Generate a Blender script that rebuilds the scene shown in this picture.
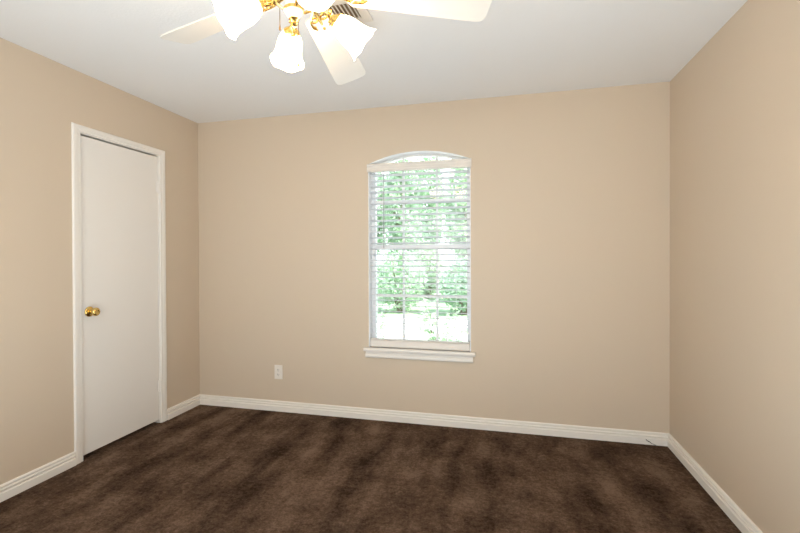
import bpy, bmesh, math, random
from math import pi, sin, cos, radians
from mathutils import Vector, Matrix

for o in list(bpy.data.objects):
    bpy.data.objects.remove(o)
SC = bpy.context.scene
COL = SC.collection

# ------------------------------------------------------------------ camera
F_PX = 447.43
cam_d = bpy.data.cameras.new('camera')
cam = bpy.data.objects.new('camera', cam_d)
COL.objects.link(cam)
SC.camera = cam
cr = Vector((0.96935876, 0.24562249, -0.00363163))
cu = Vector((0.00159653, 0.0084841, 0.99996273))
cf = Vector((-0.24564414, 0.96932843, -0.00783199))
cp = Vector((2.56595, -3.36683, 1.27892))
cam.matrix_world = Matrix(((cr.x, cu.x, -cf.x, cp.x), (cr.y, cu.y, -cf.y, cp.y), (cr.z, cu.z, -cf.z, cp.z), (0, 0, 0, 1)))
cam_d.sensor_width = 36.0
cam_d.lens = F_PX * 36.0 / 800.0
cam_d.shift_x = 10.3878 / 800.0
cam_d.shift_y = -6.6125 / 800.0
cam_d.clip_start = 0.02
cam_d.clip_end = 300

# ------------------------------------------------------------------ view, world, sun, large lights
vs = SC.view_settings
SC.display_settings.display_device = 'sRGB'
vs.view_transform = 'Standard'
vs.look = 'None'
vs.exposure = -0.08
vs.gamma = 1.0
vs.use_curve_mapping = False
try:
    SC.cycles.use_denoising = True
    SC.cycles.denoiser = 'OPENIMAGEDENOISE'
    SC.cycles.denoising_input_passes = 'RGB_ALBEDO_NORMAL'
    SC.cycles.denoising_prefilter = 'ACCURATE'
    SC.cycles.max_bounces = 12
    SC.cycles.diffuse_bounces = 7
    SC.cycles.glossy_bounces = 4
    SC.cycles.transparent_max_bounces = 24
    SC.cycles.transmission_bounces = 6
    SC.cycles.caustics_reflective = False
    SC.cycles.caustics_refractive = False
    SC.cycles.sample_clamp_indirect = 6.0
except Exception:
    pass

WORLD_STRENGTH = 4.2
SUN_STRENGTH = 15.0
FILL_POWER = 48.0
UPLIGHT_POWER = 38.0
SHADE_GLOW = 25.0
BULB_GLOW = 75.0

world = bpy.data.worlds.new('sky')
SC.world = world
world.use_nodes = True
wn = world.node_tree.nodes
wl = world.node_tree.links
wn.clear()
wo = wn.new('ShaderNodeOutputWorld')
wb = wn.new('ShaderNodeBackground')
wr = wn.new('ShaderNodeValToRGB')
wt = wn.new('ShaderNodeTexCoord')
wx = wn.new('ShaderNodeSeparateXYZ')
wl.new(wt.outputs['Generated'], wx.inputs[0])
wl.new(wx.outputs['Z'], wr.inputs[0])
wr.color_ramp.elements[0].position = 0.0
wr.color_ramp.elements[0].color = (0.95, 0.98, 1.0, 1)
wr.color_ramp.elements[1].position = 0.6
wr.color_ramp.elements[1].color = (0.72, 0.85, 1.0, 1)
wl.new(wr.outputs[0], wb.inputs['Color'])
wb.inputs['Strength'].default_value = WORLD_STRENGTH
wl.new(wb.outputs[0], wo.inputs['Surface'])

sun_d = bpy.data.lights.new('sun', 'SUN')
sun_d.energy = SUN_STRENGTH
sun_d.angle = radians(1.0)
sun_d.color = (1.0, 0.95, 0.86)
sun = bpy.data.objects.new('sun', sun_d)
COL.objects.link(sun)
sun.rotation_euler = Vector((-0.62, 0.22, -0.75)).to_track_quat('-Z', 'Y').to_euler()

def area_light(name, loc, direction, sx, sy, power, color):
    d = bpy.data.lights.new(name, 'AREA')
    d.shape = 'RECTANGLE'
    d.size = sx
    d.size_y = sy
    d.energy = power
    d.color = color
    o = bpy.data.objects.new(name, d)
    COL.objects.link(o)
    o.location = loc
    o.rotation_euler = Vector(direction).to_track_quat('-Z', 'Y').to_euler()
    return o

REAR = -4.6
# added fill light, set in the made-up window opening behind the camera
area_light('added_rear_fill', (1.95, REAR + 0.03, 1.38), (0.0, 1.0, 0.0), 2.3, 1.5, FILL_POWER, (0.93, 0.96, 0.95))
# added uplight low over the floor, out of view, to brighten the ceiling
area_light('added_floor_uplight', (1.95, -2.35, 0.14), (0, 0.12, 1.0), 1.6, 0.9, UPLIGHT_POWER, (0.76, 0.91, 1.0))

# ------------------------------------------------------------------ materials
def new_mat(name):
    m = bpy.data.materials.new(name)
    m.use_nodes = True
    nt = m.node_tree
    return m, nt, nt.nodes['Principled BSDF']

def plain(name, col, rough=0.5, metal=0.0, spec=0.5, bump=None, var=None, sheen=0):
    m, nt, b = new_mat(name)
    b.inputs['Base Color'].default_value = (*col, 1)
    b.inputs['Roughness'].default_value = rough
    b.inputs['Metallic'].default_value = metal
    b.inputs['Specular IOR Level'].default_value = spec
    if sheen:
        b.inputs['Sheen Weight'].default_value = sheen
    tc = nt.nodes.new('ShaderNodeTexCoord')
    if bump:
        sc, st, dist = bump
        n = nt.nodes.new('ShaderNodeTexNoise')
        n.inputs['Scale'].default_value = sc
        n.inputs['Detail'].default_value = 3
        nt.links.new(tc.outputs['Object'], n.inputs['Vector'])
        bp = nt.nodes.new('ShaderNodeBump')
        bp.inputs['Strength'].default_value = st
        bp.inputs['Distance'].default_value = dist
        nt.links.new(n.outputs['Fac'], bp.inputs['Height'])
        nt.links.new(bp.outputs[0], b.inputs['Normal'])
    if var:
        sc, amt = var
        n = nt.nodes.new('ShaderNodeTexNoise')
        n.inputs['Scale'].default_value = sc
        n.inputs['Detail'].default_value = 4
        nt.links.new(tc.outputs['Object'], n.inputs['Vector'])
        r = nt.nodes.new('ShaderNodeValToRGB')
        r.color_ramp.elements[0].position = 0.3
        r.color_ramp.elements[1].position = 0.7
        r.color_ramp.elements[0].color = (*[c * (1 - amt) for c in col], 1)
        r.color_ramp.elements[1].color = (*[min(1, c * (1 + amt)) for c in col], 1)
        nt.links.new(n.outputs['Fac'], r.inputs[0])
        nt.links.new(r.outputs[0], b.inputs['Base Color'])
    return m

WALL = (0.62, 0.518, 0.405)
M_wall = plain('tan_wall_paint', WALL, 0.55, spec=0.25, bump=(130, 0.10, 0.002))
M_ceil = plain('white_ceiling_paint', (0.86, 0.86, 0.865), 0.9, spec=0.1, bump=(75, 0.35, 0.004))
M_trim = plain('white_trim_paint', (0.83, 0.79, 0.74), 0.35, spec=0.4)
M_door = plain('white_door_paint', (0.83, 0.795, 0.755), 0.42, spec=0.4, bump=(40, 0.03, 0.001))
M_vinyl = plain('white_vinyl', (0.86, 0.87, 0.89), 0.4)
M_blind = None
M_valance = plain('white_valance_vinyl', (0.74, 0.69, 0.635), 0.45)
M_outlet = plain('ivory_outlet_plastic', (0.80, 0.745, 0.68), 0.35)
M_slot = plain('dark_slot', (0.03, 0.028, 0.025), 0.6)
M_brass = plain('polished_brass', (0.83, 0.60, 0.22), 0.2, metal=1.0)
M_knob = plain('aged_polished_brass', (0.78, 0.56, 0.20), 0.14, metal=1.0)
M_bronze = plain('dark_brass', (0.30, 0.19, 0.08), 0.35, metal=1.0)
M_fan = plain('white_fan_enamel', (0.84, 0.82, 0.79), 0.3)
M_blade = plain('white_fan_blade', (0.74, 0.70, 0.65), 0.4, bump=(30, 0.03, 0.001))
M_vent = plain('white_vent_steel', (0.80, 0.77, 0.74), 0.4)
M_duct = plain('brown_duct', (0.26, 0.19, 0.13), 0.9)
M_gap = plain('dark_door_gap', (0.05, 0.042, 0.036), 0.9)
M_thread = plain('brown_thread', (0.06, 0.04, 0.03), 0.9)
M_concrete = plain('pale_concrete', (0.72, 0.70, 0.67), 0.9, var=(3, 0.06))
M_bark = plain('grey_brown_bark', (0.16, 0.12, 0.09), 0.9, bump=(25, 0.5, 0.02))
M_lawn = plain('lawn_grass', (0.28, 0.38, 0.24), 0.9, var=(8, 0.3))
M_brick = plain('outside_brick', (0.36, 0.22, 0.17), 0.9, var=(9, 0.2))

def leaf_mat(name, col, through=0.45, tcol=None):
    m, nt, b = new_mat(name)
    b.inputs['Base Color'].default_value = (*col, 1)
    b.inputs['Roughness'].default_value = 0.5
    tr = nt.nodes.new('ShaderNodeBsdfTranslucent')
    tr.inputs['Color'].default_value = (*tcol, 1) if tcol else (col[0] * 1.1, min(1, col[1] * 1.15), col[2] * 0.9, 1)
    mx = nt.nodes.new('ShaderNodeMixShader')
    mx.inputs[0].default_value = through
    out = nt.nodes['Material Output']
    nt.links.new(b.outputs[0], mx.inputs[1])
    nt.links.new(tr.outputs[0], mx.inputs[2])
    nt.links.new(mx.outputs[0], out.inputs['Surface'])
    return m
M_blind = leaf_mat('white_blind_vinyl', (0.90, 0.90, 0.90), 0.7, (0.94, 0.94, 0.955))
M_leaf_a = leaf_mat('mid_green_leaf', (0.42, 0.55, 0.43))
M_leaf_b = leaf_mat('light_green_leaf', (0.50, 0.61, 0.49))
M_leaf_c = leaf_mat('deep_green_leaf', (0.35, 0.49, 0.38))

def glass_mat():
    m, nt, b = new_mat('window_glass')
    out = nt.nodes['Material Output']
    t = nt.nodes.new('ShaderNodeBsdfTransparent')
    t.inputs['Color'].default_value = (0.93, 0.95, 0.94, 1)
    g = nt.nodes.new('ShaderNodeBsdfGlossy')
    g.inputs['Roughness'].default_value = 0.02
    fr = nt.nodes.new('ShaderNodeFresnel')
    fr.inputs['IOR'].default_value = 1.45
    mx = nt.nodes.new('ShaderNodeMixShader')
    nt.links.new(fr.outputs[0], mx.inputs[0])
    nt.links.new(t.outputs[0], mx.inputs[1])
    nt.links.new(g.outputs[0], mx.inputs[2])
    nt.links.new(mx.outputs[0], out.inputs['Surface'])
    nt.nodes.remove(b)
    return m
M_glass = glass_mat()

def shade_mat():
    m, nt, b = new_mat('lit_frosted_glass')
    b.inputs['Base Color'].default_value = (0.92, 0.90, 0.86, 1)
    b.inputs['Roughness'].default_value = 0.3
    b.inputs['Emission Color'].default_value = (1.0, 0.72, 0.43, 1)
    b.inputs['Emission Strength'].default_value = SHADE_GLOW
    return m
M_shade = shade_mat()

def bulb_mat():
    m, nt, b = new_mat('lit_bulb')
    b.inputs['Base Color'].default_value = (1, 0.95, 0.85, 1)
    b.inputs['Emission Color'].default_value = (1.0, 0.80, 0.55, 1)
    b.inputs['Emission Strength'].default_value = BULB_GLOW
    return m
M_bulb = bulb_mat()

def carpet_mat():
    m, nt, b = new_mat('dark_brown_carpet_pile')
    N = nt.nodes; L = nt.links
    tc = N.new('ShaderNodeTexCoord')
    # vacuum strokes: long soft bands running away from the window wall
    warp = N.new('ShaderNodeTexNoise'); warp.inputs['Scale'].default_value = 1.1; warp.inputs['Detail'].default_value = 2
    L.new(tc.outputs['Object'], warp.inputs['Vector'])
    va = N.new('ShaderNodeVectorMath'); va.operation = 'MULTIPLY_ADD'
    L.new(warp.outputs['Color'], va.inputs[0])
    va.inputs[1].default_value = (0.22, 0.3, 0)
    L.new(tc.outputs['Object'], va.inputs[2])
    mp = N.new('ShaderNodeMapping')
    mp.inputs['Scale'].default_value = (6.0, 1.0, 1)
    mp.inputs['Rotation'].default_value = (0, 0, radians(-4))
    L.new(va.outputs[0], mp.inputs['Vector'])
    st = N.new('ShaderNodeTexNoise'); st.inputs['Scale'].default_value = 1.0; st.inputs['Detail'].default_value = 3.5; st.inputs['Roughness'].default_value = 0.55
    L.new(mp.outputs[0], st.inputs['Vector'])
    # blotches of brushed pile
    bl = N.new('ShaderNodeTexNoise'); bl.inputs['Scale'].default_value = 3.6; bl.inputs['Detail'].default_value = 7; bl.inputs['Roughness'].default_value = 0.65
    L.new(tc.outputs['Object'], bl.inputs['Vector'])
    # tufts
    fi = N.new('ShaderNodeTexNoise'); fi.inputs['Scale'].default_value = 95; fi.inputs['Detail'].default_value = 3; fi.inputs['Roughness'].default_value = 0.8
    L.new(tc.outputs['Object'], fi.inputs['Vector'])
    def math(op, a, b_):
        n = N.new('ShaderNodeMath'); n.operation = op
        for i, v in enumerate((a, b_)):
            if isinstance(v, (int, float)): n.inputs[i].default_value = v
            else: L.new(v, n.inputs[i])
        return n.outputs[0]
    gr = N.new('ShaderNodeTexNoise'); gr.inputs['Scale'].default_value = 38; gr.inputs['Detail'].default_value = 4; gr.inputs['Roughness'].default_value = 0.75
    L.new(tc.outputs['Object'], gr.inputs['Vector'])
    grain = math('ADD', math('MULTIPLY', fi.outputs['Fac'], 0.20), math('MULTIPLY', gr.outputs['Fac'], 0.28))
    s = math('ADD', math('MULTIPLY', st.outputs['Fac'], 0.33), math('ADD', math('MULTIPLY', bl.outputs['Fac'], 0.34), grain))
    r = N.new('ShaderNodeValToRGB')
    e = r.color_ramp.elements
    e[0].position = 0.475; e[0].color = (0.034, 0.0195, 0.0115, 1)
    e[1].position = 0.685; e[1].color = (0.235, 0.155, 0.107, 1)
    m1 = r.color_ramp.elements.new(0.568); m1.color = (0.102, 0.063, 0.042, 1)
    L.new(s, r.inputs[0])
    L.new(r.outputs[0], b.inputs['Base Color'])
    b.inputs['Roughness'].default_value = 1.0
    b.inputs['Specular IOR Level'].default_value = 0.05
    bp = N.new('ShaderNodeBump'); bp.inputs['Strength'].default_value = 1.0; bp.inputs['Distance'].default_value = 0.03
    L.new(math('ADD', math('MULTIPLY', fi.outputs['Fac'], 0.35), math('MULTIPLY', gr.outputs['Fac'], 0.65)), bp.inputs['Height'])
    L.new(bp.outputs[0], b.inputs['Normal'])
    return m
M_carpet = carpet_mat()

# ------------------------------------------------------------------ mesh helpers
def link_mesh(name, bm, mat, parent=None, smooth=False, loc=None):
    bmesh.ops.recalc_face_normals(bm, faces=bm.faces)
    me = bpy.data.meshes.new(name)
    bm.to_mesh(me)
    bm.free()
    me.materials.append(mat)
    if smooth:
        for p in me.polygons:
            p.use_smooth = True
        try:
            me.set_sharp_from_angle(angle=radians(40))
        except Exception:
            pass
    o = bpy.data.objects.new(name, me)
    COL.objects.link(o)
    if parent is not None:
        o.parent = parent
    if loc is not None:
        o.location = loc
    return o

def box(bm, x0, x1, y0, y1, z0, z1, bev=0.0, M=None):
    b = bmesh.new()
    vs_ = [b.verts.new(v) for v in ((x0, y0, z0), (x1, y0, z0), (x1, y1, z0), (x0, y1, z0), (x0, y0, z1), (x1, y0, z1), (x1, y1, z1), (x0, y1, z1))]
    for f in ((0, 3, 2, 1), (4, 5, 6, 7), (0, 1, 5, 4), (1, 2, 6, 5), (2, 3, 7, 6), (3, 0, 4, 7)):
        b.faces.new([vs_[i] for i in f])
    if bev > 0:
        bmesh.ops.bevel(b, geom=list(b.edges), offset=bev, segments=2, affect='EDGES', profile=0.5)
    merge(bm, b, M)

def merge(bm, b, M=None):
    mp = {}
    for v in b.verts:
        mp[v] = bm.verts.new(M @ v.co if M is not None else v.co)
    for f in b.faces:
        try:
            bm.faces.new([mp[v] for v in f.verts])
        except ValueError:
            pass
    b.free()

def tube(bm, pts, rad, seg=10, caps=True):
    """round bar along points; rad is a number or one radius per point"""
    pts = [Vector(p) for p in pts]
    n = len(pts)
    rs = rad if isinstance(rad, (list, tuple)) else [rad] * n
    prev = None
    rings = []
    for i, p in enumerate(pts):
        t = (pts[min(i + 1, n - 1)] - pts[max(i - 1, 0)]).normalized()
        if prev is None:
            a = t.orthogonal().normalized()
        else:
            a = (prev - t * prev.dot(t)).normalized()
        prev = a
        c = t.cross(a)
        rings.append([bm.verts.new(p + (a * cos(2 * pi * k / seg) + c * sin(2 * pi * k / seg)) * rs[i]) for k in range(seg)])
    for i in range(n - 1):
        for k in range(seg):
            bm.faces.new((rings[i][k], rings[i][(k + 1) % seg], rings[i + 1][(k + 1) % seg], rings[i + 1][k]))
    if caps:
        bm.faces.new(rings[0][::-1])
        bm.faces.new(rings[-1])

def axis_matrix(origin, axis):
    z = Vector(axis).normalized()
    x = z.orthogonal().normalized()
    y = z.cross(x)
    o = Vector(origin)
    return Matrix(((x.x, y.x, z.x, o.x), (x.y, y.y, z.y, o.y), (x.z, y.z, z.z, o.z), (0, 0, 0, 1)))

def lathe(bm, prof, M=None, seg=32, wave=None, close=False):
    """prof: (radius, height) list along local z; wave(i, ang) -> (radius factor, dz)"""
    M = M or Matrix.Identity(4)
    rings = []
    for i, (r, h) in enumerate(prof):
        if r < 1e-6:
            rings.append([bm.verts.new(M @ Vector((0, 0, h)))])
            continue
        ring = []
        for k in range(seg):
            a = 2 * pi * k / seg
            fr, dz = wave(i, a) if wave else (1, 0)
            ring.append(bm.verts.new(M @ Vector((r * fr * cos(a), r * fr * sin(a), h + dz))))
        rings.append(ring)
    if close:
        rings.append(rings[0])
    for A, B in zip(rings[:-1], rings[1:]):
        for k in range(seg):
            a0, a1 = A[k % len(A)], A[(k + 1) % len(A)]
            b0, b1 = B[k % len(B)], B[(k + 1) % len(B)]
            vv = []
            for v in (a0, a1, b1, b0):
                if v not in vv:
                    vv.append(v)
            if len(vv) >= 3:
                bm.faces.new(vv)

def sweep(bm, prof, path_fn, n=2):
    """prof: closed 2-D outline; path_fn(i, (a, b)) -> point at station i of n"""
    rings = [[bm.verts.new(path_fn(i, q)) for q in prof] for i in range(n)]
    m = len(prof)
    for i in range(n - 1):
        for k in range(m):
            bm.faces.new((rings[i][k], rings[i][(k + 1) % m], rings[i + 1][(k + 1) % m], rings[i + 1][k]))
    bm.faces.new(rings[0][::-1])
    bm.faces.new(rings[-1])

def thing(name, label, cat, loc=(0, 0, 0), group=None):
    o = bpy.data.objects.new(name, None)
    COL.objects.link(o)
    o.location = loc
    o.empty_display_size = 0.1
    tag(o, label, cat, group)
    return o

def tag(o, label, cat, group=None, kind=None):
    o['label'] = label
    o['category'] = cat
    if group:
        o['group'] = group
    if kind:
        o['kind'] = kind
    return o

def struct(o, label, cat):
    tag(o, label, cat, kind='structure')
    return o

# ------------------------------------------------------------------ room shell
W = 3.649
H = 2.44
T = 0.14

bm = bmesh.new()
nx, ny = 60, 80
box(bm, -0.10, W + 0.10, REAR - 0.10, 0.10, -0.12, 0.0)
floor = struct(link_mesh('floor', bm, M_carpet), 'dark chocolate brown carpet with brushed vacuum marks', 'carpet floor')

bm = bmesh.new()
box(bm, -T, W + T, REAR - T, T, H, H + 0.12)
ceiling = struct(link_mesh('ceiling', bm, M_ceil), 'off-white lightly textured ceiling', 'ceiling')

# left wall with a doorway
DY0, DY1, DZ1 = -1.135, -0.453, 2.068      # rough doorway
bm = bmesh.new()
box(bm, -T, 0, REAR - T, DY0, -0.1, H)
box(bm, -T, 0, DY1, T, -0.1, H)
box(bm, -T, 0, DY0, DY1, DZ1, H)
struct(link_mesh('wall_left', bm, M_wall), 'tan painted wall with the white door', 'wall')

bm = bmesh.new()
box(bm, W, W + T, REAR - T, T, -0.1, H)
struct(link_mesh('wall_right', bm, M_wall), 'plain tan painted wall at the right side', 'wall')

# rear wall behind the photographer, with an added wide window for the fill light
bm = bmesh.new()
RX0, RX1, RZ0, RZ1 = 0.8, 3.1, 0.63, 2.13
box(bm, 0, RX0, REAR - T, REAR, -0.1, H)
box(bm, RX1, W, REAR - T, REAR, -0.1, H)
box(bm, RX0, RX1, REAR - T, REAR, -0.1, RZ0)
box(bm, RX0, RX1, REAR - T, REAR, RZ1, H)
struct(link_mesh('wall_rear', bm, M_wall), 'tan wall behind the camera', 'wall')
bm = bmesh.new()
for a, b_, c, d in ((RX0, RX0 + .05, RZ0, RZ1), (RX1 - .05, RX1, RZ0, RZ1), (RX0 + .05, RX1 - .05, RZ0, RZ0 + .05), (RX0 + .05, RX1 - .05, RZ1 - .05, RZ1), (1.925, 1.975, RZ0 + .05, RZ1 - .05)):
    box(bm, a, b_, REAR - 0.10, REAR - 0.05, c, d)
w2 = struct(link_mesh('added_rear_window', bm, M_vinyl), 'wide white window added in the unseen wall behind the camera for fill light', 'window')
bm = bmesh.new()
box(bm, RX0 + .05, RX1 - .05, REAR - .078, REAR - .072, RZ0 + .05, RZ1 - .05)
link_mesh('window_glass', bm, M_glass, w2)

# back wall with the eyebrow-arched window opening
OX0, OX1, OZ0, OZS, OZP = 1.541, 2.334, 0.560, 2.002, 2.083
half = (OX1 - OX0) / 2
sag = OZP - OZS
AR = (half * half + sag * sag) / (2 * sag)
ACX = (OX0 + OX1) / 2
ACZ = OZP - AR
def arch_pts(inset=0.0, n=24):
    """arc from left to right, pulled in by inset"""
    r = AR - inset
    xh = half - inset
    a = math.asin(xh / r)
    return [(ACX + r * sin(-a + 2 * a * i / n), ACZ + r * cos(-a + 2 * a * i / n)) for i in range(n + 1)]
def opening(inset=0.0, n=24, bottom=None):
    b = OZ0 + inset if bottom is None else bottom
    return [(OX0 + inset, b)] + arch_pts(inset, n) + [(OX1 - inset, b)]

def ring_solid(bm, outer, inner, y0, y1):
    """frame between two outlines with as many points, from depth y0 to y1"""
    n = len(outer)
    vo0 = [bm.verts.new((x, y0, z)) for x, z in outer]; vo1 = [bm.verts.new((x, y1, z)) for x, z in outer]
    vi0 = [bm.verts.new((x, y0, z)) for x, z in inner]; vi1 = [bm.verts.new((x, y1, z)) for x, z in inner]
    for i in range(n):
        j = (i + 1) % n
        bm.faces.new((vo0[i], vo0[j], vi0[j], vi0[i]))
        bm.faces.new((vo1[i], vi1[i], vi1[j], vo1[j]))
        bm.faces.new((vo0[i], vo1[i], vo1[j], vo0[j]))
        bm.faces.new((vi0[i], vi0[j], vi1[j], vi1[i]))

bm = bmesh.new()
inner = opening(0.0)
n_arc = len(inner) - 2
outer = [(OX0, -0.1)] + [(x, H) for x, z in inner[1:-1]] + [(OX1, -0.1)]
# side, below and above panels
box(bm, -T, OX0, 0, T, -0.1, H)
box(bm, OX1, W + T, 0, T, -0.1, H)
box(bm, OX0, OX1, 0, T, -0.1, OZ0)
arc = inner[1:-1]
for (xa, za), (xb, zb) in zip(arc[:-1], arc[1:]):
    v = [bm.verts.new(q) for q in ((xa, 0, za), (xb, 0, zb), (xb, 0, H), (xa, 0, H), (xa, T, za), (xb, T, zb), (xb, T, H), (xa, T, H))]
    for f in ((0, 1, 2, 3), (4, 7, 6, 5), (0, 4, 5, 1), (3, 2, 6, 7)):
        bm.faces.new([v[i] for i in f])
bmesh.ops.remove_doubles(bm, verts=bm.verts, dist=1e-5)
struct(link_mesh('wall_back', bm, M_wall), 'tan painted wall around the arched window', 'wall')

# baseboards: flat lower face, two grooves, rounded top
BH, BT = 0.084, 0.018
bprof = [(0, 0), (BT, 0), (BT, 0.040), (BT - .002, 0.043), (BT - .011, 0.044), (BT - .011, 0.052), (BT - .004, 0.054), (BT - .002, 0.057), (BT - .003, 0.061), (BT - .013, 0.062), (BT - .013, 0.069), (BT - .008, 0.071), (BT - .006, 0.075), (BT - .008, 0.081), (BT - .012, BH), (0, BH)]
def baseboard(name, label, p0, p1, nrm, ends=(0, 0)):
    """p0 -> p1 along the wall foot, nrm points into the room; ends: mitre factor at each end"""
    p0, p1, nrm = Vector(p0), Vector(p1), Vector(nrm)
    d = (p1 - p0).normalized()
    def f(i, q):
        base = p0 if i == 0 else p1
        mit = d * q[0] * (ends[0] if i == 0 else -ends[1])
        return base + nrm * q[0] + mit + Vector((0, 0, q[1]))
    bm = bmesh.new()
    sweep(bm, bprof, f)
    return struct(link_mesh(name, bm, M_trim), label, 'baseboard')
CY0, CY1 = -1.180, -0.401          # outer edges of the door casing
baseboard('baseboard_back', 'white grooved baseboard below the arched window', (0, 0, 0), (W, 0, 0), (0, -1, 0), (1, 1))
baseboard('baseboard_right', 'white grooved baseboard along the plain right wall', (W, 0, 0), (W, REAR, 0), (-1, 0, 0), (1, 0))
baseboard('baseboard_left', 'long white grooved baseboard left of the door', (0, REAR, 0), (0, CY0, 0), (1, 0, 0))
baseboard('baseboard_left_corner', 'short white grooved baseboard between door and room corner', (0, CY1, 0), (0, 0, 0), (1, 0, 0), (0, 1))
baseboard('baseboard_rear', 'white grooved baseboard behind the camera', (0, REAR, 0), (W, REAR, 0), (0, 1, 0))

# ------------------------------------------------------------------ door with casing
CZ = 2.108
SY0, SY1, SZ0, SZ1 = -1.122, -0.466, 0.027, 2.047
# casing profile: (across, out of the wall); across runs from the door side outwards
cw = 0.056
cprof = [(0, 0), (0, 0.007), (0.003, 0.009), (0.018, 0.009), (0.023, 0.0115), (0.046, 0.0125), (0.052, 0.011), (cw, 0.007), (cw, 0)]
bm = bmesh.new()
def cas(i, q):
    a, o = q
    pts = [(CY0 + cw - a, 0.0), (CY0 + cw - a, CZ - (cw - a) * 0.80), (CY1 - cw + a, CZ - (cw - a) * 0.80), (CY1 - cw + a, 0.0)]
    return Vector((o, pts[i][0], pts[i][1]))
sweep(bm, cprof, cas, 4)
trim = struct(link_mesh('trim_1', bm, M_trim, smooth=False), 'white moulded casing framing the flush door', 'door casing')
# jamb lining the doorway and the stop behind the slab
bm = bmesh.new()
JB = 0.0095
box(bm, -T, 0.0, DY0, DY0 + JB, 0, DZ1 - JB)
box(bm, -T, 0.0, DY1 - JB, DY1, 0, DZ1 - JB)
box(bm, -T, 0.0, DY0, DY1, DZ1 - JB, DZ1)
box(bm, -0.075, -0.062, DY0 + JB, DY0 + JB + .012, 0, DZ1 - JB)
box(bm, -0.075, -0.062, DY1 - JB - .012, DY1 - JB, 0, DZ1 - JB)
link_mesh('door_jamb', bm, M_trim, trim)

door = bpy.data.objects.new('door_1', None)
COL.objects.link(door)
door.location = (-0.02, (SY0 + SY1) / 2, 0)
struct(door, 'white flush closet door with a brass knob', 'door')
dl = door.location.copy()
def dpart(name, bm, mat, smooth=False, parent=None):
    for v in bm.verts:
        v.co -= dl
    o = link_mesh(name, bm, mat, None, smooth)
    o.parent = parent or door
    return o
bm = bmesh.new()
box(bm, -0.042, -0.006, SY0, SY1, SZ0, SZ1, 0.0012)
slab = dpart('door_slab', bm, M_door)
for hz in (1.822, 0.288):
    bm = bmesh.new()
    for k in range(5):
        z0 = hz - 0.042 + k * 0.017
        tube(bm, [(0.0045, SY1 + 0.003, z0), (0.0045, SY1 + 0.003, z0 + 0.0155)], 0.0062, 10)
    tube(bm, [(0.0045, SY1 + 0.003, hz - 0.047), (0.0045, SY1 + 0.003, hz + 0.048)], 0.0035, 8)
    box(bm, -0.006, 0.001, SY1 - 0.010, SY1 + 0.002, hz - 0.042, hz + 0.043)
    dpart('hinge', bm, M_door)
KY, KZ = -1.062, 0.932
bm = bmesh.new()
Mk = axis_matrix((-0.006, KY, KZ), (1, 0, 0))
lathe(bm, [(0, 0), (0.0335, 0), (0.0335, 0.003), (0.031, 0.007), (0.024, 0.010), (0.0165, 0.012), (0.0165, 0.014), (0.013, 0.016), (0, 0.016)], Mk, 40)
rose = dpart('rosette', bm, M_knob, True)
bm = bmesh.new()
lathe(bm, [(0, 0.015), (0.0125, 0.015), (0.0115, 0.030), (0.014, 0.034), (0.021, 0.037), (0.0262, 0.044), (0.0275, 0.051), (0.0265, 0.058), (0.022, 0.064), (0.017, 0.066), (0.012, 0.0655), (0.010, 0.064), (0, 0.064)], Mk, 40)
kn = dpart('door_knob', bm, M_knob, True)
bm = bmesh.new()
box(bm, -0.006, 0.0035, SY0 - 0.0035, SY0 - 0.0003, KZ - 0.030, KZ + 0.026)
dpart('latch_plate', bm, M_bronze)
# floor of the dark closet behind the gap
bm = bmesh.new()
box(bm, -0.62, -T, DY0 - .2, DY1 + .2, -0.12, 0.0)
struct(link_mesh('floor_closet', bm, M_carpet), 'dark carpet inside the closet behind the door', 'closet floor')
bm = bmesh.new()
box(bm, -0.66, -0.62, DY0 - .25, DY1 + .25, -0.12, H)
box(bm, -0.62, -T, DY0 - .25, DY0 - .2, -0.12, H)
box(bm, -0.62, -T, DY1 + .2, DY1 + .25, -0.12, H)
box(bm, -0.66, -T, DY0 - .25, DY1 + .25, H, H + .04)
struct(link_mesh('wall_closet', bm, M_wall), 'walls of the closed closet behind the door', 'closet wall')

# ------------------------------------------------------------------ arched window
win = bpy.data.objects.new('window_1', None)
COL.objects.link(win)
struct(win, 'white arched double-hung window in the tan wall', 'window')
bm = bmesh.new()
ring_solid(bm, opening(0.0005), opening(0.006), 0.001, 0.139)
link_mesh('window_lining', bm, M_vinyl, win)
def frame_inner():
    side, topi = 0.034, 0.020
    a = [(min(max(x, OX0 + side), OX1 - side), z) for x, z in arch_pts(topi)]
    return [(OX0 + side, OZ0 + .036)] + a + [(OX1 - side, OZ0 + .036)]
bm = bmesh.new()
ring_solid(bm, opening(0.006), frame_inner(), 0.085, 0.135)
link_mesh('window_frame', bm, M_vinyl, win)
# sashes: meeting rail, upper sash arch line and muntins
LZ0 = OZ0 + 0.036
bm = bmesh.new()
box(bm, OX0 + .036, OX1 - .036, 0.082, 0.112, 1.335, 1.372, 0.002)
link_mesh('meeting_rail', bm, M_vinyl, win)
bm = bmesh.new()
for x in (1.803, 2.069):
    box(bm, x - .009, x + .009, 0.098, 0.110, LZ0, 1.335)
box(bm, OX0 + .036, OX1 - .036, 0.099, 0.109, 0.954, 0.972)
link_mesh('lower_muntins', bm, M_vinyl, win)
bm = bmesh.new()
for x in (1.803, 2.069):
    zt = ACZ + math.sqrt((AR - .020) ** 2 - (x - ACX) ** 2) + 0.002
    box(bm, x - .009, x + .009, 0.098, 0.110, 1.372, zt)
box(bm, OX0 + .036, OX1 - .036, 0.097, 0.111, 1.697, 1.725)
link_mesh('upper_muntins', bm, M_vinyl, win)
bm = bmesh.new()
gl = [(x, z) for x, z in opening(0.016)]
bm.faces.new([bm.verts.new((x, 0.1045, z)) for x, z in gl])
r = bmesh.ops.extrude_face_region(bm, geom=list(bm.faces))
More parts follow.
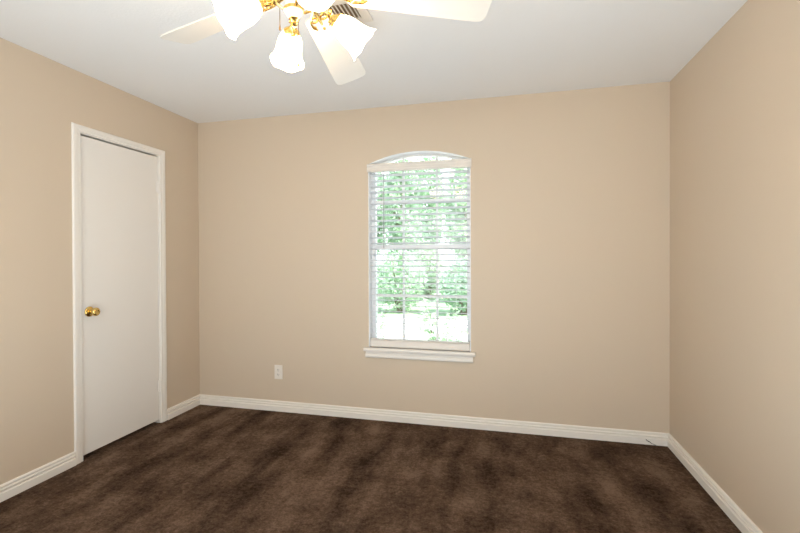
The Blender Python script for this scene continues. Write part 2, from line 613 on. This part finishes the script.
for v in [g for g in r['geom'] if isinstance(g, bmesh.types.BMVert)]:
    v.co.y += 0.003
link_mesh('window_glass', bm, M_glass, win)
# stool and apron
bm = bmesh.new()
sx0, sx1 = 1.508, 2.367
sz0, sz1 = 0.538, 0.566
sp = [(0.076, sz0), (0.076, sz1), (-0.028, sz1), (-0.036, sz1 - .004), (-0.040, sz1 - .012), (-0.038, sz0 + .006), (-0.032, sz0)]
sweep(bm, sp, lambda i, q: Vector(((OX0 + .0065, OX1 - .0065)[i], q[0], q[1])) if q[0] > 0 else Vector(((OX0 + .0065, OX1 - .0065)[i], q[0], q[1])))
# horns: the nose runs past the opening on both sides
for xa, xb in ((sx0, OX0 + .0065), (OX1 - .0065, sx1)):
    sp2 = [(-0.0005, sz0), (-0.0005, sz1)] + sp[2:]
    sweep(bm, sp2, lambda i, q: Vector(((xa, xb)[i], q[0], q[1])))
bmesh.ops.remove_doubles(bm, verts=bm.verts, dist=1e-5)
link_mesh('window_sill', bm, M_trim, win)
bm = bmesh.new()
ap = [(0, sz0), (-0.008, sz0), (-0.008, sz0 - .014), (-0.010, sz0 - .018), (-0.016, sz0 - .022), (-0.019, sz0 - .030), (-0.019, sz0 - .040), (-0.016, sz0 - .047), (-0.008, sz0 - .052), (0, sz0 - .052)]
sweep(bm, ap, lambda i, q: Vector(((1.518, 2.350)[i], q[0], q[1])))
link_mesh('window_apron', bm, M_trim, win)

# ------------------------------------------------------------------ horizontal blind inside the window
BX0, BX1 = OX0 + 0.009, OX1 - 0.009
bl = thing('window_blind', 'white two-inch slat blind lowered in the arched window, slats open', 'blind', (ACX, 0.035, sz1))
bo = bl.location.copy()
def bpart(name, bm, mat, smooth=False, parent=None):
    for v in bm.verts:
        v.co -= bo
    return link_mesh(name, bm, mat, parent or bl, smooth)
bm = bmesh.new()
vp = [(0.0, 1.938), (-0.012, 1.938), (-0.014, 1.942), (-0.014, 1.953), (-0.011, 1.957), (-0.011, 1.982), (-0.014, 1.987), (-0.014, 1.997), (-0.011, 2.001), (0.0, 2.001)]
vx0, vx1 = 1.535, 2.341
sweep(bm, [(a - 0.003, b_) for a, b_ in vp], lambda i, q: Vector(((vx0, vx1)[i], q[0], q[1])))
valance = bpart('valance', bm, M_valance)
bm = bmesh.new()
box(bm, BX0, BX1, 0.008, 0.062, 1.945, 1.990, 0.001)
bpart('head_rail', bm, M_valance)
n_sl = 29
zt, zb = 1.915, 0.668
bm = bmesh.new()
tilt = radians(-11)
for k in range(n_sl):
    z = zt + (zb - zt) * k / (n_sl - 1)
    prof = []
    for s in range(7):
        u = -0.0245 + 0.049 * s / 6
        prof.append((u, 0.0022 * (1 - (u / 0.0245) ** 2) + 0.0014))
    for s in range(6, -1, -1):
        u = -0.0245 + 0.049 * s / 6
        prof.append((u, 0.0022 * (1 - (u / 0.0245) ** 2) - 0.0014))
    ct, st_ = cos(tilt), sin(tilt)
    sweep(bm, [(0.035 + u * ct - w * st_, z + u * st_ + w * ct) for u, w in prof], lambda i, q: Vector(((BX0, BX1)[i], q[0], q[1])))
bpart('slats', bm, M_blind, True)
bm = bmesh.new()
for x in (1.655, 1.937, 2.222):
    for y in (0.008, 0.062):
        tube(bm, [(x, y, 0.625), (x, y, 1.945)], 0.0009, 5)
bpart('ladder_cords', bm, M_blind)
bm = bmesh.new()
for k in range(2):
    box(bm, BX0, BX1, 0.011, 0.059, 0.6215 + k * 0.0055, 0.6255 + k * 0.0055, 0.0008)
bpart('stacked_slats', bm, M_valance)
bm = bmesh.new()
box(bm, BX0, BX1, 0.010, 0.060, 0.5675, 0.6205, 0.003)
bpart('bottom_rail', bm, M_valance)
bm = bmesh.new()
tube(bm, [(1.669, -0.003, 1.932), (1.669, -0.004, 1.90), (1.668, -0.004, 1.36), (1.668, -0.004, 1.345)], [0.003, 0.0042, 0.0042, 0.0055], 6)
tube(bm, [(1.669, 0.012, 1.945), (1.669, -0.001, 1.936), (1.669, -0.003, 1.930)], 0.0018, 6)
M_wand = plain('grey_clear_wand', (0.42, 0.42, 0.45), 0.3)
bpart('tilt_wand', bm, M_wand)

# ------------------------------------------------------------------ wall outlet
ot = thing('wall_outlet', 'small white electrical outlet low on the wall left of the window', 'outlet', (0.759, 0, 0.323))
bm = bmesh.new()
box(bm, -0.036, 0.036, -0.006, 0, -0.058, 0.058, 0.002)
link_mesh('cover_plate', bm, M_outlet, ot)
for dz in (0.0195, -0.0195):
    bm = bmesh.new()
    Mo = axis_matrix((0, -0.0058, dz), (0, -1, 0))
    lathe(bm, [(0, 0), (0.0168, 0), (0.0168, 0.0018), (0.0155, 0.0026), (0, 0.0026)], Mo, 28)
    rc = link_mesh('receptacle', bm, M_outlet, ot)
    bm = bmesh.new()
    for dx, h in ((-0.0064, 0.0085), (0.0064, 0.007)):
        box(bm, dx - .0013, dx + .0013, -0.0088, -0.0083, dz + .002 - h / 2, dz + .002 + h / 2)
    Ms = axis_matrix((0, -0.0083, dz - 0.009), (0, -1, 0))
    lathe(bm, [(0, 0), (0.0026, 0), (0.0026, 0.0005), (0, 0.0005)], Ms, 12)
    link_mesh('slots', bm, M_slot, rc)
bm = bmesh.new()
lathe(bm, [(0, 0), (0.0033, 0), (0.0028, 0.0012), (0, 0.0015)], axis_matrix((0, -0.0058, 0), (0, -1, 0)), 14)
link_mesh('screw', bm, M_vent, ot)

# ------------------------------------------------------------------ stray thread on the baseboard
bm = bmesh.new()
tube(bm, [(3.500, -0.0200, 0.037), (3.507, -0.0212, 0.029), (3.516, -0.0215, 0.024), (3.524, -0.0212, 0.021), (3.534, -0.021, 0.012), (3.560, -0.022, 0.003)], [0.0016, 0.003, 0.0034, 0.003, 0.002, 0.0015], 6)
tag(link_mesh('carpet_thread', bm, M_thread), 'loose brown carpet thread sticking up on the baseboard near the right corner', 'thread')

# ------------------------------------------------------------------ ceiling air register
vx0, vx1, vy0, vy1 = 1.690, 1.952, -1.475, -1.252
ve = thing('air_register', 'white louvred air register on the ceiling behind the fan lights', 'vent', ((vx0 + vx1) / 2, (vy0 + vy1) / 2, H))
vo = ve.location.copy()
bm = bmesh.new()
fw = 0.045
for a, b_, c, d in ((vx0, vx1, vy0, vy0 + fw), (vx0, vx1, vy1 - fw, vy1), (vx0, vx0 + fw, vy0 + fw, vy1 - fw), (vx1 - fw, vx1, vy0 + fw, vy1 - fw)):
    box(bm, a, b_, c, d, H - 0.010, H, 0.0015)
for v in bm.verts:
    v.co -= vo
link_mesh('frame', bm, M_vent, ve)
bm = bmesh.new()
nl = 9
for k in range(nl):
    x = vx0 + fw + 0.009 + (vx1 - vx0 - 2 * fw - 0.018) * k / (nl - 1)
    R_ = Matrix.Translation((x, 0, H - 0.010)) @ Matrix.Rotation(radians(38), 4, 'Y')
    box(bm, -0.0075, 0.0075, vy0 + fw, vy1 - fw, -0.0007, 0.0007, 0, R_)
for v in bm.verts:
    v.co -= vo
link_mesh('louvres', bm, M_vent, ve)
bm = bmesh.new()
box(bm, vx0 + fw - .002, vx1 - fw + .002, vy0 + fw - .002, vy1 - fw + .002, H - 0.0025, H - 0.0005)
for v in bm.verts:
    v.co -= vo
link_mesh('duct', bm, M_duct, ve)

# ------------------------------------------------------------------ ceiling fan with four lit tulip lamps
FX, FY = 1.908, -1.972
fan = thing('ceiling_fan', 'white five-blade ceiling fan with brass fittings and four lit tulip lamps', 'ceiling fan', (FX, FY, H))
fo = fan.location.copy()
def fpart(name, bm, mat, smooth=True, parent=None, label=None):
    for v in bm.verts:
        v.co -= fo
    o = link_mesh(name, bm, mat, parent or fan, smooth)
    if label:
        o['label'] = label
    return o
Mf = Matrix.Translation((FX, FY, 0))
bm = bmesh.new()
lathe(bm, [(0, H), (0.072, H), (0.070, H - .012), (0.050, H - .045), (0.030, H - .055), (0, H - .055)], Mf, 40)
fpart('canopy', bm, M_fan)
bm = bmesh.new()
tube(bm, [(FX, FY, H - .05), (FX, FY, 2.315)], 0.013, 16)
fpart('downrod', bm, M_brass)
bm = bmesh.new()
lathe(bm, [(0, 2.325), (0.045, 2.325), (0.075, 2.312), (0.100, 2.290), (0.110, 2.262), (0.110, 2.235), (0.098, 2.214), (0.070, 2.204), (0, 2.204)], Mf, 48)
mot = fpart('motor_housing', bm, M_fan)
bm = bmesh.new()
lathe(bm, [(0.110, 2.240), (0.1135, 2.240), (0.1135, 2.258), (0.110, 2.258)], Mf, 48, close=True)
fpart('brass_band', bm, M_brass, parent=mot)
bm = bmesh.new()
lathe(bm, [(0, 2.206), (0.052, 2.206), (0.056, 2.196), (0.056, 2.160), (0.050, 2.148), (0.030, 2.140), (0, 2.140)], Mf, 40)
sw = fpart('switch_housing', bm, M_fan)

# blades: each with its own slight droop, as they hang in the photo
BC = Vector((1.912, -1.968, 2.188))
A0, PIT, TX, TY = 0.3914, -0.2915, 0.026, -0.084
RT, RR, WT, WR = 0.662, 0.150, 0.152, 0.110
for k in range(5):
    a = A0 + radians(72 * k)
    drop = TX * cos(a) + TY * sin(a)
    droops = drop if k < 3 else 0.0
    d = Vector((cos(a), sin(a), droops))
    n = Vector((-sin(a), cos(a), (-TX * sin(a) + TY * cos(a)) if k < 3 else 0.0))
    nn = n * cos(PIT) + Vector((0, 0, 1)) * sin(PIT)
    up = d.cross(nn).normalized()
    # outline in (along, across)
    out = []
    rc_ = 0.030
    def arc_c(cx, cy, r_, a0, a1, m=6):
        return [(cx + r_ * cos(a0 + (a1 - a0) * i / m), cy + r_ * sin(a0 + (a1 - a0) * i / m)) for i in range(m + 1)]
    out += arc_c(RT - rc_, WT / 2 - rc_ - .001, rc_, 0, pi / 2)[::-1][::-1]
    left_edge = [(RT - rc_ - (RT - rc_ - RR - .03) * i / 8, WT / 2 - (WT - WR) / 2 * i / 8) for i in range(1, 9)]
    out += left_edge
    out += arc_c(RR + .03, WR / 2 - .03, .03, pi / 2, pi)[1:]
    half_o = out
    outl = half_o + [(x, -y) for x, y in reversed(half_o)]
    bm = bmesh.new()
    th = 0.0055
    def P(x, y, z):
        return BC + d * x + nn * y + up * z
    top = [bm.verts.new(P(x, y, th / 2)) for x, y in outl]
    bot = [bm.verts.new(P(x, y, -th / 2)) for x, y in outl]
    bm.faces.new(top)
    bm.faces.new(bot[::-1])
    m_ = len(outl)
    for i in range(m_):
        j = (i + 1) % m_
        bm.faces.new((top[i], bot[i], bot[j], top[j]))
    bld = fpart('blade', bm, M_blade, False)
    # ornate brass iron: hub bar, two scrolls and three pads
    bm = bmesh.new()
    off = -th / 2 - 0.004
    tube(bm, [P(0.075, 0, off + .004), P(0.11, 0, off - .005), P(0.15, 0, off - .003), P(0.20, 0, off)], [0.009, 0.008, 0.006, 0.005], 8)
    for s in (1, -1):
        pts = []
        for i in range(22):
            t = i / 21
            ang = t * 2.4 * pi
            rr = 0.020 * (1 - 0.70 * t)
            pts.append(P(0.150 - rr * cos(ang) + 0.02 * (1 - t), s * (0.024 - 0.004 * t - rr * sin(ang)), off - .001))
        tube(bm, pts, [0.0038 - 0.0012 * i / 21 for i in range(22)], 6)
        tube(bm, [P(0.105, 0, off - .003), P(0.135, s * .020, off - .003), P(0.170, s * .036, off), P(0.205, s * .036, off), P(0.222, s * .024, off)], [.0045, .0045, .004, .004, .003], 6)
    for x, y in ((0.205, 0.030), (0.205, -0.030), (0.228, 0.0)):
        lathe(bm, [(0, -.002), (0.006, -.002), (0.006, .004), (0, .004)], Matrix.Translation(P(x, y, off)), 12)
    fpart('blade_iron', bm, M_brass, parent=bld)

# light kit: hub, four arms, galleries, tulip shades, bulbs
K = Vector((1.901, -1.978, 2.099))
AL = 2.2015
RA = 0.127
AX_OUT, AX_DN = 0.109, 0.069
bm = bmesh.new()
KH = K + Vector((-0.016, 0.0, -0.012))
Mkit = Matrix.Translation((KH.x, KH.y, -0.012))
lathe(bm, [(0, 2.165), (0.022, 2.165), (0.030, 2.138), (0.031, 2.122), (0.028, 2.108), (0.023, 2.100), (0.018, 2.096), (0.015, 2.090), (0, 2.090)], Mkit, 32)
hub = fpart('light_hub', bm, M_fan)
bm = bmesh.new()
lathe(bm, [(0, 2.094), (0.016, 2.094), (0.018, 2.090), (0.013, 2.084), (0.010, 2.078), (0.012, 2.074), (0.008, 2.068), (0, 2.066)], Mkit, 24)
lathe(bm, [(0.030, 2.117), (0.0335, 2.117), (0.0335, 2.127), (0.030, 2.127)], Mkit, 32, close=True)
fpart('finial', bm, M_brass, parent=hub)
for k in range(4):
    a = AL + pi / 2 * k
    d = Vector((cos(a), sin(a), 0))
    s = Vector((-sin(a), cos(a), 0))
    Z = Vector((0, 0, 1))
    ax = (d * AX_OUT - Z * AX_DN).normalized()
    fit = K + d * RA
    if k == 2:
        fit = fit + Vector((0.006, 0, 0.024))
    # arm: curls up from the hub then bends over to the gallery
    bm = bmesh.new()
    p0 = KH + d * 0.035 + Z * 0.020
    p3 = fit - ax * 0.014
    ctrl1 = p0 + d * 0.045 + Z * 0.022
    ctrl2 = p3 - ax * 0.05
    pts = []
    for i in range(13):
        t = i / 12
        pts.append(p0 * (1 - t) ** 3 + ctrl1 * 3 * t * (1 - t) ** 2 + ctrl2 * 3 * t * t * (1 - t) + p3 * t ** 3)
    tube(bm, pts, 0.0048, 8)
    arm = fpart('lamp_arm', bm, M_brass)
    # leaf ornament riding under the arm
    bm = bmesh.new()
    for sg in (1, -1):
        c = []
        for i in range(18):
            t = i / 17
            ang = t * 2.4 * pi
            rr = 0.013 * (1 - 0.75 * t)
            c.append(fit - d * (0.030 - 0.012 * t + rr * cos(ang)) + s * (sg * 0.005 + sg * 0.008 * t) + Z * (0.020 - rr * sin(ang)))
        tube(bm, c, [0.0034 - 0.0016 * i / 17 for i in range(18)], 6)
    fpart('scroll', bm, M_brass, parent=arm)
    # gallery (pierced brass cup)
    bm = bmesh.new()
    Mg = axis_matrix(fit, ax)
    lathe(bm, [(0, -0.016), (0.010, -0.016), (0.013, -0.010), (0.021, -0.004), (0.0285, 0.003), (0.0295, 0.006), (0.0265, 0.007), (0.019, 0.000), (0.010, -0.006), (0, -0.006)], Mg, 32)
    for j in range(14):
        t = 2 * pi * j / 14
        q0 = Mg @ Vector((0.027 * cos(t), 0.027 * sin(t), 0.004))
        q1 = Mg @ Vector((0.0305 * cos(t), 0.0305 * sin(t), 0.012))
        q2 = Mg @ Vector((0.0315 * cos(t + .2), 0.0315 * sin(t + .2), 0.017))
        tube(bm, [q0, q1, q2], 0.0018, 5)
    ring = [Mg @ Vector((0.0312 * cos(2 * pi * j / 28), 0.0312 * sin(2 * pi * j / 28), 0.017)) for j in range(29)]
    tube(bm, ring, 0.0024, 6, caps=False)
    fpart('gallery', bm, M_brass, parent=arm)
    # tulip shade
    bm = bmesh.new()
    prof = [(0.0270, 0.004), (0.0300, 0.012), (0.0365, 0.024), (0.0425, 0.040), (0.0455, 0.058), (0.0470, 0.075), (0.0495, 0.092), (0.0540, 0.108), (0.0600, 0.120), (0.0645, 0.126)]
    inn = [(r_ - 0.003, h_ + 0.0008) for r_, h_ in prof[::-1]]
    full = prof + inn
    npf = len(prof)
    def wv(i, an):
        j = i if i < npf else 2 * npf - 1 - i
        t = max(0, (j - 4) / (npf - 5))
        w_ = t * t
        return 1 + 0.012 * w_ * cos(6 * an), 0.0022 * w_ * cos(6 * an)
    lathe(bm, full, Mg, 60, wave=wv, close=True)
    sh = fpart('lamp_shade', bm, M_shade)
    bm = bmesh.new()
    lathe(bm, [(0, 0.008), (0.013, 0.008), (0.0135, 0.030), (0.018, 0.045), (0.0245, 0.060), (0.026, 0.072), (0.0225, 0.086), (0.013, 0.096), (0, 0.099)], Mg, 24)
    fpart('bulb', bm, M_bulb, parent=sh)
# two pull chains
for (x, y, z0, z1) in ((1.836, -1.985, 2.165, 2.060), (1.899, -1.975, 2.142, 1.935)):
    bm = bmesh.new()
    if abs(x - FX) > 0.05:
        tube(bm, [(FX - 0.053, FY - 0.008, z0), (x, y, z0 - .002)], 0.0022, 6)
    tube(bm, [(x, y, z0), (x, y, z1)], 0.0010, 5)
    nb = int((z0 - z1) / 0.006)
    for i in range(nb):
        lathe(bm, [(0, -.0017), (.0014, -.0010), (.0017, 0), (.0014, .0010), (0, .0017)], Matrix.Translation((x, y, z0 - .003 - i * .006)), 6)
    lathe(bm, [(0, 0.004), (0.0016, 0.002), (0.0034, -.010), (0.0030, -.015), (0, -.017)], Matrix.Translation((x, y, z1)), 10)
    fpart('pull_chain', bm, M_bronze)

# ------------------------------------------------------------------ outdoors
GZ = -0.18
bm = bmesh.new()
box(bm, -30, 30, T, 7.0, GZ - 0.2, GZ)
struct(link_mesh('ground', bm, M_concrete), 'sunlit pale concrete drive outside the window', 'driveway')
bm = bmesh.new()
box(bm, -60, 60, 7.0, 90, GZ - 0.2, GZ - 0.01)
struct(link_mesh('ground_lawn', bm, M_lawn), 'lawn beyond the pale drive', 'lawn')

rng = random.Random(11)
def leaf_cloud(bm, blobs, n, size, rg):
    vols = [b_[1][0] * b_[1][1] * b_[1][2] for b_ in blobs]
    tot = sum(vols)
    for (c, rad), v in zip(blobs, vols):
        for _ in range(max(4, int(n * v / tot))):
            while True:
                q = Vector((rg.uniform(-1, 1), rg.uniform(-1, 1), rg.uniform(-1, 1)))
                if 0.05 < q.length < 1:
                    break
            q = q.normalized() * (q.length ** 0.55)
            p = Vector(c) + Vector((q.x * rad[0], q.y * rad[1], q.z * rad[2]))
            ax_ = Vector((rg.gauss(0, 1), rg.gauss(0, 1), rg.gauss(0, 0.7))).normalized()
            sd = ax_.orthogonal().normalized()
            sd = (Matrix.Rotation(rg.uniform(0, 2 * pi), 3, ax_) @ sd)
            nr = ax_.cross(sd)
            L_ = size * rg.uniform(0.7, 1.3)
            w_ = L_ * 0.28
            a_ = bm.verts.new(p)
            b1 = bm.verts.new(p + ax_ * L_ * .45 + sd * w_ + nr * w_ * .3)
            b2 = bm.verts.new(p + ax_ * L_ * .45 - sd * w_ + nr * w_ * .3)
            md = bm.verts.new(p + ax_ * L_ * .5)
            e_ = bm.verts.new(p + ax_ * L_ - nr * w_ * .3)
            bm.faces.new((a_, b1, md))
            bm.faces.new((a_, md, b2))
            bm.faces.new((b1, e_, md))
            bm.faces.new((md, e_, b2))

def tree(x, y, h, r, mat, label, seed, nleaf=2600, low=0.8):
    rg = random.Random(seed)
    t = thing('leafy_tree', label, 'tree', (x, y, GZ - 0.02), 'trees beyond the drive')
    bm = bmesh.new()
    top = h * 0.75
    pts = [(rg.uniform(-.05, .05) * i, rg.uniform(-.05, .05) * i, top * i / 5) for i in range(6)]
    tube(bm, pts, [0.13 - 0.019 * i for i in range(6)], 9)
    blobs = [((0, 0, h * 0.62), (r * .8, r * .7, h * .36))]
    for i in range(9):
        an = 2 * pi * i / 9 + rg.uniform(-.3, .3)
        zz = low + (h - low) * rg.uniform(0.05, 0.85)
        rr = r * rg.uniform(.45, .8)
        e = Vector((rr * cos(an), rr * sin(an), zz))
        s0 = Vector(pts[2]) if zz > pts[2][2] else Vector(pts[1])
        tube(bm, [s0, s0.lerp(e, .5) + Vector((0, 0, .1)), e], [0.05, 0.03, 0.012], 6)
        q = rg.uniform(.4, .65) * r
        blobs.append((tuple(e), (q, q, q * .8)))
    link_mesh('trunk', bm, M_bark, t)
    bm = bmesh.new()
    leaf_cloud(bm, blobs, nleaf, 0.17, rg)
    link_mesh('foliage', bm, mat, t)
    return t

tree(-0.50, 10.4, 4.8, 0.67, M_leaf_a, 'mid-green leafy tree behind the bush left of centre in the window', 3, 3600, .35)
tree(1.42, 10.5, 4.6, 0.67, M_leaf_b, 'light-green leafy tree behind the deep-green bush at the right of the window', 8, 3600, .35)
tree(-2.35, 10.3, 4.5, 0.62, M_leaf_b, 'light-green leafy tree seen through the left part of the blind', 5, 3400, .35)
tree(3.25, 10.6, 4.7, 0.62, M_leaf_c, 'deep-green leafy tree just right of the window view', 15, 2200, .5)
tree(-4.2, 10.6, 5.0, 0.62, M_leaf_c, 'deep-green tree far left beyond the drive', 13, 2000, .5)
tree(-2.50, 13.8, 5.6, 0.75, M_leaf_c, 'deep-green tree at the back, in the left gap of the front trees', 34, 3400, .3)
tree(-0.28, 14.0, 5.9, 0.75, M_leaf_a, 'tall mid-green tree at the back, showing between the two front trees in the window', 55, 3600, .3)
tree(1.92, 14.2, 5.4, 0.75, M_leaf_c, 'deep-green tree at the back, at the right edge of the view', 56, 2600, .3)
tree(-4.70, 14.2, 5.8, 0.75, M_leaf_a, 'mid-green tree at the back, behind the far left tree', 61, 2200, .3)

def bush(x, y, h, r, mat, label, seed, nleaf=1700):
    rg = random.Random(seed)
    t = thing('round_bush', label, 'bush', (x, y, GZ - 0.02), 'bushes beyond the drive')
    bm = bmesh.new()
    for i in range(6):
        an = 2 * pi * i / 6 + rg.uniform(-.3, .3)
        tube(bm, [(0.05 * cos(an), 0.05 * sin(an), 0), (.3 * r * cos(an), .3 * r * sin(an), .35 * h), (.5 * r * cos(an), .5 * r * sin(an), .75 * h)], [.03, .02, .008], 6)
    link_mesh('stems', bm, M_bark, t)
    bm = bmesh.new()
    blobs = [((0, 0, h * .45), (r * .8, r * .8, h * .42))]
    for i in range(7):
        an = 2 * pi * i / 7 + rg.uniform(-.3, .3)
        q = r * rg.uniform(.3, .42)
        blobs.append(((r * .52 * cos(an), r * .52 * sin(an), h * rg.uniform(.2, .72)), (q, q, q)))
    leaf_cloud(bm, blobs, nleaf, 0.13, rg)
    link_mesh('foliage', bm, mat, t)
bush(-1.75, 8.0, 1.75, .80, M_leaf_b, 'light-green bush at the left end of the view through the blind', 70)
bush(-0.05, 8.1, 1.95, .80, M_leaf_a, 'mid-green bush left of centre in the window view', 71)
bush(1.62, 8.0, 1.70, .78, M_leaf_c, 'deep-green bush at the right of the window view', 72)
bush(0.0, 12.15, 2.3, .68, M_leaf_b, 'light-green bush standing behind the gap between the front bushes', 77, 1900)
bush(3.30, 8.1, 1.85, .80, M_leaf_a, 'mid-green bush right of the deep-green bush', 73, 1300)
bush(-3.45, 8.1, 1.90, .80, M_leaf_c, 'deep-green bush left of the light-green bush', 74, 1300)

def sprig(x, y, h, label, seed):
    rg = random.Random(seed)
    t = thing('garden_shrub', label, 'shrub', (x, y, GZ), 'shrubs below the window')
    bs = bmesh.new()
    lf = bmesh.new()
    for i in range(9):
        an = rg.uniform(0, 2 * pi)
        lean = rg.uniform(.08, .34)
        hh = h * rg.uniform(.65, 1.0)
        pts = [Vector((lean * cos(an) * (j / 5) ** 1.4, lean * sin(an) * (j / 5) ** 1.4, hh * j / 5)) for j in range(6)]
        tube(bs, pts, [.008, .007, .006, .005, .004, .002], 5)
        for j in range(1, 6):
            leaf_cloud(lf, [(tuple(pts[j]), (.07, .07, .06))], 7, 0.085, rg)
    link_mesh('stems', bs, M_bark, t)
    link_mesh('foliage', lf, M_leaf_a, t)
sprig(1.13, 1.35, 1.02, 'leafy shrub outside at the lower left of the window', 41)
sprig(1.92, 1.55, 0.96, 'small leafy shrub outside at the lower right of the window', 44)
